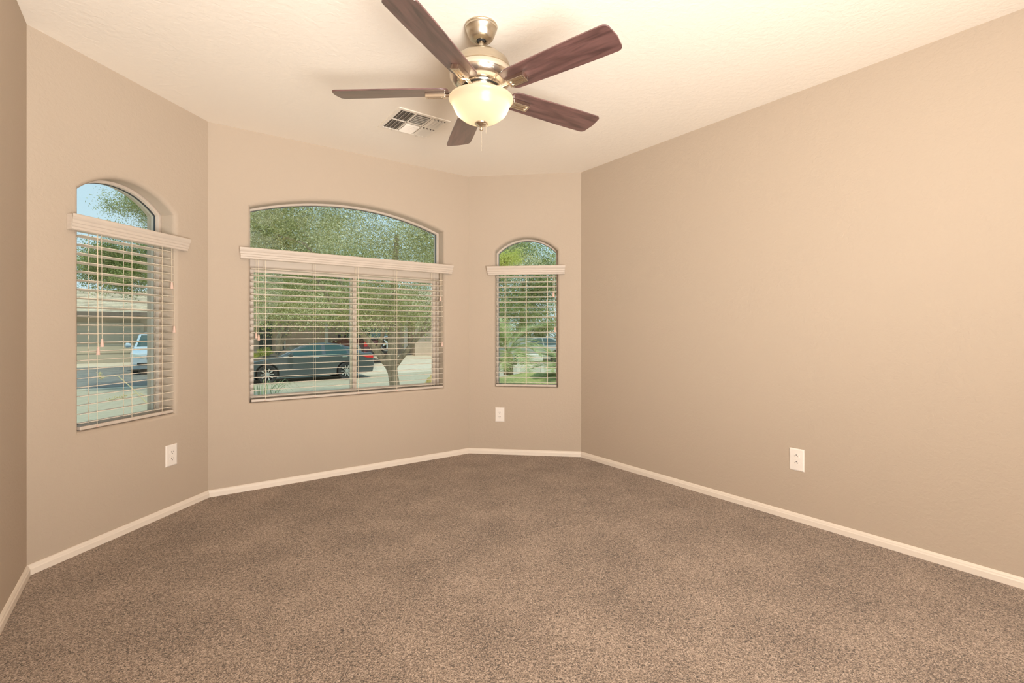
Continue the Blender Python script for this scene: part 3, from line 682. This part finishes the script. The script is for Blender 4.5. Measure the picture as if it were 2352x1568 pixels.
# pale garden wall behind palms
t0 = Vector((at(1189, 830, 24).x, 24, 0)); zg = rise(21.3)
def low_wall():
    t = empty('bench', (at(1218, 830, 20.8).x, 20.8, ZS)); tag(t, 'pale slab bench on two posts by the far kerb behind the palms', 'bench')
    MB().box((-.52, -.25, .62), (.52, .25, .92)).build('slab', M_wtrim, t, bevel=.02)
    for s_ in (-1, 1): MB().box((s_*.5-.06, -.2, .0), (s_*.5+.06, .2, .62)).build('post', M_wtrim, t)
low_wall()

# ------------------------------------------------------------------ vehicles
M_carpaint = mat('car_paint_graphite', (.065, .078, .082), .25, spec=.6, coat=1)
M_blue = mat('car_paint_pale_blue', (.48, .57, .64), .3, coat=1)
M_red = mat('car_paint_dark_red', (.12, .025, .024), .35, coat=.6)
M_silver = mat('car_paint_silver', (.33, .34, .30), .3, coat=1)
M_carglass = mat('car_window', (.035, .075, .065), .06, spec=.8)
M_tyre = mat('tyre', (.03, .03, .03), .8); M_rim = mat('rim_alloy', (.62, .62, .60), .3, metal=.8)
M_amber = mat('amber_lens', (.95, .35, .02), .3); M_redlens = mat('red_lens', (.75, .02, .02), .25)
M_lens = mat('headlight_lens', (.55, .62, .58), .1); M_chrome = mat('chrome', (.8, .82, .82), .12, metal=1)
def arc(cx_, cz, r, a0, a1, n=12): return [(cx_+r*math.cos(math.radians(a0+(a1-a0)*i/n)), cz+r*math.sin(math.radians(a0+(a1-a0)*i/n))) for i in range(n+1)]
def wheel(t, x, y, r, sg, spokes=10, name='wheel'):
    Mw = Matrix.Translation((x, y, r)) @ Matrix.Rotation(PI/2*sg, 4, 'X')        # local +z points outward
    w = MB().lathe([(r*.70, -.10), (r*.93, -.11), (r, -.085), (r, .085), (r*.93, .11), (r*.70, .10), (r*.70, -.10)], 32, M=Mw).build(name, M_tyre, t, smooth=True)
    m = MB().lathe([(.0001, .0), (r*.70, .0), (r*.70, .10), (r*.66, .10), (r*.64, .03), (.0001, .02)], 32, M=Mw); m.build('wheel_barrel', M_black, w)
    m = MB()
    for k in range(spokes):
        a = 2*PI*k/spokes; m.prism([(0, -.012, .085), (r*.66, -.022, .098), (r*.66, .022, .098), (0, .012, .085)], (0, 0, -.02), Mw @ Matrix.Rotation(a, 4, 'Z'))
    m.lathe([(.0001, .10), (.05, .098), (.06, .08), (.0001, .06)], 16, M=Mw); m.build('rim', M_rim, w)
def car(name, lab, cat, M, L, W, body, arches, wr, bottom, cabin, wins, paint, w_lo, w_hi, extra=None, cabin_mat=None, roof_m=None):
    """body: top profile (x,z) from nose to tail; arches: wheel centres x; cabin: profile (x,z); x=0 nose, y lateral (- is the near side)"""
    t = empty(name); t.matrix_basis = M; tag(t, lab, cat); hw = W/2
    pr = list(body)+[(L-.06, bottom+.05)]
    for ax in sorted(arches, reverse=True): pr += [(ax+wr*1.12, bottom)]+arc(ax, wr, wr*1.14, 0 if bottom <= wr else 0, 180)[0:]+[(ax-wr*1.12, bottom)]
    pr += [(.08, bottom)]
    bo = MB().prism([(x, -hw, z) for x, z in pr], (0, W, 0)).build('body', paint, t, bevel=.055, seg=3)
    inner = MB().box((.3, -hw+.12, bottom+.02), (L-.3, hw-.12, wr*2.0)).build('wheel_wells', M_black, t)
    zs0 = min(z for x, z in cabin); zs1 = max(z for x, z in cabin); n = len(cabin)
    wy = lambda z: w_lo+(w_hi-w_lo)*(z-zs0)/(zs1-zs0)
    vs = [(x, -wy(z), z) for x, z in cabin]+[(x, wy(z), z) for x, z in cabin]
    cb = MB().add(vs, [tuple(range(n-1, -1, -1)), tuple(range(n, 2*n))]+[(i, (i+1) % n, n+(i+1) % n, n+i) for i in range(n)]).build('cabin', cabin_mat or paint, t, bevel=.03)
    for sg in (-1, 1):
        for wpts in wins:
            MB().prism([(x, sg*(wy(z)-.01), z) for x, z in wpts], (0, sg*.018, 0)).build('side_window', M_carglass, t)
    for ax in arches:
        for sg in (-1, 1): wheel(t, ax, sg*(hw-.10), wr, sg*-1 if False else (1 if sg < 0 else -1))
    if extra: extra(t, hw, wy)
    return t
def pane_between(p0, p1, y0, y1, off, m, t, name):         # windscreen / rear glass between two profile points
    (x0, z0), (x1, z1) = p0, p1; d = Vector((x1-x0, 0, z1-z0)).normalized(); n = Vector((-d.z, 0, d.x))*off
    a = [Vector((x0, -y0, z0)), Vector((x0, y0, z0)), Vector((x1, y1, z1)), Vector((x1, -y1, z1))]
    MB().prism([q+n for q in a], n*-1.5).build(name, m, t)
# graphite sedan, nose to the left, parked along the far kerb
fw = st_px(614, 19.5, ZS)                                  # front wheel, near side
CM = Matrix(((DB.x, -NB.x*-1, 0, 0), (DB.y, NB.y, 0, 0), (0, 0, 1, 0), (0, 0, 0, 1)))
pos = fw+NV*.90-DV*.96
Ms = Matrix.Translation(pos) @ CM
sed_body = [(0, .42), (.02, .60), (.10, .70), (.45, .80), (1.0, .90), (1.45, .965), (2.6, .985), (4.2, 1.03), (4.75, 1.04), (4.86, .98), (4.90, .66), (4.88, .40)]
sed_cab = [(1.30, .95), (1.75, 1.16), (2.15, 1.34), (2.55, 1.425), (3.0, 1.45), (3.45, 1.41), (3.95, 1.27), (4.50, 1.04), (4.45, .95)]
def sed_extra(t, hw, wy):
    pane_between((1.42, .985), (2.18, 1.335), .70, .56, .015, M_carglass, t, 'windscreen')
    pane_between((3.52, 1.385), (4.36, 1.085), .54, .66, .015, M_carglass, t, 'rear_window')
    for sg in (-1, 1):
        mb = MB().prism([(-.005+.03, sg*(hw-.30), .60), (.03, sg*(hw-.02), .60), (.42, sg*(hw+.006), .715), (.42, sg*(hw+.006), .64), (.10, sg*(hw+.004), .55)], (0, 0, .03)); 
        MB().prism([(.06, sg*(hw-.012), .585), (.50, sg*(hw-.012), .735), (.42, sg*(hw-.012), .62), (.12, sg*(hw-.012), .55)], (0, sg*.02, 0)).build('headlight', M_lens, t)
        MB().prism([(.20, sg*(hw-.01), .585), (.46, sg*(hw-.01), .66), (.36, sg*(hw-.01), .585), (.22, sg*(hw-.01), .545)], (0, sg*.022, 0)).build('side_marker', M_amber, t)
        MB().prism([(4.30, sg*(hw-.012), .93), (4.84, sg*(hw-.012), .93), (4.86, sg*(hw-.012), .82), (4.60, sg*(hw-.012), .84)], (0, sg*.02, 0)).build('tail_light', M_redlens, t)
        m = MB().lathe([(.0001, -.11), (.05, -.10), (.075, -.04), (.08, .04), (.06, .10), (.0001, .11)], 12, M=Matrix.Translation((1.72, sg*(hw+.10), 1.03)) @ Matrix.Rotation(PI/2, 4, 'X') @ Matrix.Scale(1.25, 4, (1, 0, 0)))
        m.box((1.68, sg*(hw-.1)-.03, .96), (1.76, sg*(hw-.1)+.12*sg+.03, 1.0)); m.build('wing_mirror', M_carpaint, t, smooth=True)
        for x in (2.55, 3.62): MB().box((x, sg*(hw+.006)-.012, .88), (x+.20, sg*(hw+.006)+.012, .91)).build('door_handle', M_chrome, t, bevel=.008)
        MB().prism([(x, sg*(hw-.006), z) for x, z in ((1.5, .945), (4.35, 1.0), (4.35, 1.02), (1.5, .965))], (0, sg*.014, 0)).build('belt_moulding', M_chrome, t)
    MB().prism([(4.893, -.55, .80), (4.893, .55, .80), (4.893, .55, .90), (4.893, -.55, .90)], (.012, 0, 0)).build('tail_light_bar', M_redlens, t)
    MB().box((-.008, -.55, .36), (.02, .55, .60)).build('grille', M_black, t, bevel=.01)
car('sedan', 'dark graphite four-door sedan parked along the far kerb, seen through the wide window', 'car', Ms, 4.9, 1.82, sed_body, (.96, 3.80), .335, .20, sed_cab,
    [[(1.62, .985), (2.20, 1.27), (2.55, 1.375), (2.88, 1.395), (2.88, 1.0)], [(3.02, 1.0), (3.02, 1.395), (3.35, 1.375), (3.72, 1.27), (3.86, 1.02)], [(3.95, 1.03), (3.83, 1.24), (4.05, 1.17), (4.28, 1.04)]], M_carpaint, .84, .60, sed_extra)

# pale blue SUV facing the house, on the neighbour's drive
suv_body = [(0, .45), (-.0, .70), (.06, .88), (.35, .98), (1.05, 1.06), (1.3, 1.08), (4.2, 1.10), (4.45, 1.02), (4.5, .5)]
suv_cab = [(1.0, 1.04), (1.75, 1.58), (2.1, 1.66), (3.9, 1.67), (4.38, 1.52), (4.46, 1.04)]
def suv_extra(t, hw, wy):
    pane_between((1.10, 1.10), (1.72, 1.55), .74, .60, .018, M_carglass, t, 'windscreen')
    for sg in (-1, 1):
        MB().prism([(-.012, sg*.42, .66), (-.012, sg*.84, .74), (-.012, sg*.88, .86), (-.012, sg*.60, .80)], (.05, 0, 0)).build('headlight', M_lens, t)
        MB().prism([(.0, sg*(hw-.012), .72), (.34, sg*(hw-.012), .86), (.40, sg*(hw-.012), .92), (.04, sg*(hw-.012), .86)], (0, sg*.022, 0)).build('headlight_side', M_lens, t)
        m = MB().lathe([(.0001, -.12), (.07, -.10), (.10, -.02), (.10, .06), (.0001, .12)], 12, M=Matrix.Translation((1.30, sg*(hw+.13), 1.16)) @ Matrix.Rotation(PI/2, 4, 'X')); m.box((1.27, sg*hw-.1, 1.10), (1.33, sg*hw+.1, 1.14)); m.build('wing_mirror', M_blue, t, smooth=True)
    MB().box((-.03, -.40, .62), (.01, .40, .80)).build('grille', M_black, t, bevel=.01)
    MB().lathe([(.0001, .01), (.06, .008), (.065, 0), (.0001, 0)], 20, M=Matrix.Translation((-.03, 0, .74)) @ Matrix.Rotation(-PI/2, 4, 'Y')).build('badge', M_chrome, t)
    MB().box((-.035, -.70, .40), (.01, .70, .50)).build('lower_intake', M_black, t, bevel=.01)
    MB().prism([(1.9, -.5, 1.655), (3.9, -.5, 1.665), (3.9, .5, 1.665), (1.9, .5, 1.655)], (0, 0, .02)).build('roof_panel', M_blue, t)
psv = Vector((at(366, 862, 19.5).x, 19.5, 0)); perp_s = psv.x*NB.x+psv.y*NB.y; psv.z = rise(perp_s)-.0
ax = NV.copy(); lat = Vector((ax.y, -ax.x, 0))
Mv = Matrix(((ax.x, lat.x, 0, psv.x), (ax.y, lat.y, 0, psv.y), (0, 0, 1, psv.z), (0, 0, 0, 1)))
car('suv', 'pale blue SUV facing the window from the driveway beside the garage', 'car', Mv, 4.5, 1.80, suv_body, (.85, 3.6), .34, .24, suv_cab,
    [[(1.28, 1.12), (1.85, 1.52), (2.35, 1.56), (2.35, 1.12)], [(2.45, 1.12), (2.45, 1.56), (3.3, 1.57), (3.3, 1.12)], [(3.4, 1.12), (3.4, 1.57), (3.95, 1.55), (4.25, 1.12)]], M_blue, .84, .66, suv_extra)

# dark red off-roader with its tail towards the street, behind the shade tree
jb = [(0, .55), (0, 1.02), (.1, 1.08), (1.35, 1.15), (1.4, 1.18), (3.9, 1.18), (4.0, 1.12), (4.0, .6)]
jc = [(1.35, 1.15), (1.62, 1.72), (1.75, 1.78), (3.9, 1.78), (3.98, 1.15)]
def jeep_extra(t, hw, wy):
    MB().box((3.97, -.55, 1.24), (4.0, .55, 1.66)).build('rear_window', M_carglass, t, bevel=.01)
    Mq = Matrix.Translation((4.12, .30, .98)) @ Matrix.Rotation(PI/2, 4, 'Y')
    sp = MB().lathe([(.0001, -.11), (.36, -.11), (.385, -.06), (.385, .06), (.36, .11), (.25, .11)], 32, M=Mq).build('spare_wheel', M_tyre, t, smooth=True)
    MB().lathe([(.385, -.03), (.40, -.03), (.40, .05), (.365, .112), (.355, .112)], 32, M=Mq).build('rim_ring', M_rim, sp, smooth=True)
    m = MB()
    for k in range(5): m.prism([(0, -.03, .115), (.25, -.045, .105), (.25, .045, .105), (0, .03, .115)], (0, 0, -.03), Mq @ Matrix.Rotation(2*PI*k/5, 4, 'Z'))
    m.build('spokes', M_rim, sp)
    for sg in (-1, 1):
        MB().box((3.99, sg*.78-.09, .84), (4.03, sg*.78+.09, 1.08)).build('tail_light', M_redlens, t, bevel=.01)
        MB().box((1.42, sg*(hw+.02)-.02+sg*.08, 1.20), (1.52, sg*(hw+.02)+.02+sg*.24, 1.44)).build('wing_mirror', M_black, t, bevel=.02)
        for axx in (.75, 3.25):
            MB().prism([(x, sg*(hw-.02), z) for x, z in arc(axx, .42, .52, 10, 170)+arc(axx, .42, .45, 170, 10)], (0, sg*.17, 0)).build('fender_flare', M_silver, t)
    MB().box((4.0, -.75, .48), (4.14, .75, .62)).build('bumper', M_black, t, bevel=.02)
    MB().box((4.03, -.55, .68), (4.05, -.22, .84)).build('number_plate', M_wtrim, t)
pj = st_px(872, 24.6, 0); pj.z = rise(24.6)-.0
ax = -NV*1.0+DV*.12; ax.normalize(); lat = Vector((-ax.y, ax.x, 0))
org = pj-ax*4.0
Mj = Matrix(((ax.x, lat.x, 0, org.x), (ax.y, lat.y, 0, org.y), (0, 0, 1, rise(26)-.02), (0, 0, 0, 1)))
car('off_roader', 'dark red off-road car with rear spare wheel, parked behind the shade tree', 'car', Mj, 4.0, 1.72, jb, (.75, 3.25), .40, .45, jc,
    [[(1.72, 1.24), (1.85, 1.66), (2.6, 1.68), (2.6, 1.24)], [(2.72, 1.24), (2.72, 1.68), (3.85, 1.68), (3.9, 1.24)]], M_red, .80, .72, jeep_extra, cabin_mat=M_black)

# silver car half hidden by the palms, across the street
hb_body = [(0, .42), (.02, .66), (.3, .78), (1.1, .92), (4.0, .98), (4.3, .92), (4.34, .45)]
hb_cab = [(.95, .90), (1.7, 1.34), (2.2, 1.45), (3.2, 1.45), (3.9, 1.25), (4.2, .95)]
ps = st_px(1165, 22.6, rise(22.6))
Mh = Matrix.Translation(ps-DV*.6) @ CM
car('hatchback', 'silver car across the street, half hidden by the palm fronds', 'car', Mh, 4.34, 1.75, hb_body, (.85, 3.45), .32, .2, hb_cab,
    [[(1.35, .97), (1.85, 1.30), (2.3, 1.39), (2.55, 1.39), (2.55, .98)], [(2.65, .98), (2.65, 1.39), (3.15, 1.38), (3.7, 1.20), (3.95, 1.0)]], M_silver, .82, .62)

# ------------------------------------------------------------------ fire hydrant and grass stalks
M_hyd = mat('hydrant_yellow', (.85, .55, .12), .5, noise=(12, (.90, .66, .24), .4, .6))
Yh = 14.0; hp = at(991, 870, Yh); hz = ZS+.02
t = empty('fire_hydrant', (hp.x, hp.y, hz)); tag(t, 'yellow fire hydrant at the near kerb, bottom right of the wide window', 'fire hydrant')
MB().lathe([(.0001, 0), (.16, 0), (.16, .04), (.11, .05), (.11, .42), (.165, .43), (.165, .47), (.0001, .47)], 24).build('barrel', M_hyd, t, smooth=True)
MB().lathe([(.14, .47), (.14, .50), (.125, .54), (.085, .575), (.035, .59), (.0001, .592)], 24).build('bonnet', M_hyd, t, smooth=True)
MB().lathe([(.0001, .585), (.036, .585), (.03, .64), (.0001, .64)], 5).build('operating_nut', M_hyd, t)
for s_ in (-1, 1): MB().lathe([(.0001, 0), (.05, 0), (.05, .08), (.065, .085), (.065, .11), (.0001, .115)], 16, M=Matrix.Translation((s_*.09, 0, .36)) @ Matrix.Rotation(s_*PI/2, 4, 'Y')).build('outlet_cap', M_hyd, t, smooth=True)
M_stalk = mat('dry_stalk', (.62, .53, .28), .7)
M_blade = mat('strap_leaf', (.22, .30, .14), .7)
def stalk(base, pts, lab, seeds=True, kind='grass_stalk'):
    t = empty(kind, base); tag(t, lab, 'plant'); b = Vector(base); P = [Vector(p)-b for p in pts]
    MB().tube(P, [.0065-.0008*i for i in range(len(P))], 5).build('stem', M_stalk, t)
    if seeds:
        rg = random.Random(3); mb = MB()
        for i in range(60):
            q = P[-2].lerp(P[-1], rg.random())+Vector((rg.gauss(0, .008), rg.gauss(0, .008), rg.gauss(0, .01)))
            mb.tube([q, q+Vector((rg.gauss(0, .01), 0, rg.uniform(-.012, .014)))], [.004, .001], 4)
        mb.build('seed_head', M_stalk, t)
Yg = 4.6
stalk((at(385, 990, Yg).x, Yg, -.45), [at(385, 990, Yg)+Vector((0, 0, -.4)), at(372, 955, Yg), at(330, 918, Yg), at(300, 888, Yg), at(272, 864, Yg), at(258, 862, Yg), at(232, 868, Yg), at(228, 858, Yg)], 'long dry yellow grass stalk arching up outside the left window')
stalk((at(400, 985, Yg+.3).x, Yg+.3, -.45), [at(400, 985, Yg+.3)+Vector((0, 0, -.4)), at(385, 955, Yg+.3), at(345, 915, Yg+.3), at(320, 902, Yg+.3), at(290, 908, Yg+.3), at(245, 920, Yg+.3)], 'shorter dry grass stalk drooping below the arching one outside the left window')
def strap_clump(c, n, h, lab, seed):
    t = empty('strap_leaf_plant', c); tag(t, lab, 'plant'); rg = random.Random(seed)
    for k in range(n):
        az = rg.uniform(0, 2*PI); ln = rg.uniform(.2, .55); mb = MB(); pts = []
        for i in range(6): u = i/5; pts.append(Vector((math.cos(az)*ln*u, math.sin(az)*ln*u, h*(.75+.25*rg.random() if i == 9 else 1)*math.sin(u*2.0)/math.sin(1.57)*.98)))
        s_ = Vector((-math.sin(az), math.cos(az), 0)); vs = []
        for i, p in enumerate(pts): w = .007*(1-i/5.5); vs += [p-s_*w, p+s_*w, p+s_*w+Vector((0, 0, .002)), p-s_*w+Vector((0, 0, .002))]
        fs = []
        for i in range(5):
            for j in range(4): fs.append((i*4+j, i*4+(j+1) % 4, i*4+4+(j+1) % 4, i*4+4+j))
        mb.add(vs, fs).build('leaf', M_blade, t)
q = at(598, 905, 5.6); strap_clump((q.x, 5.6, -.35), 26, .86, 'thin-leaved grassy plant poking up at the lower left corner of the wide window', 4)
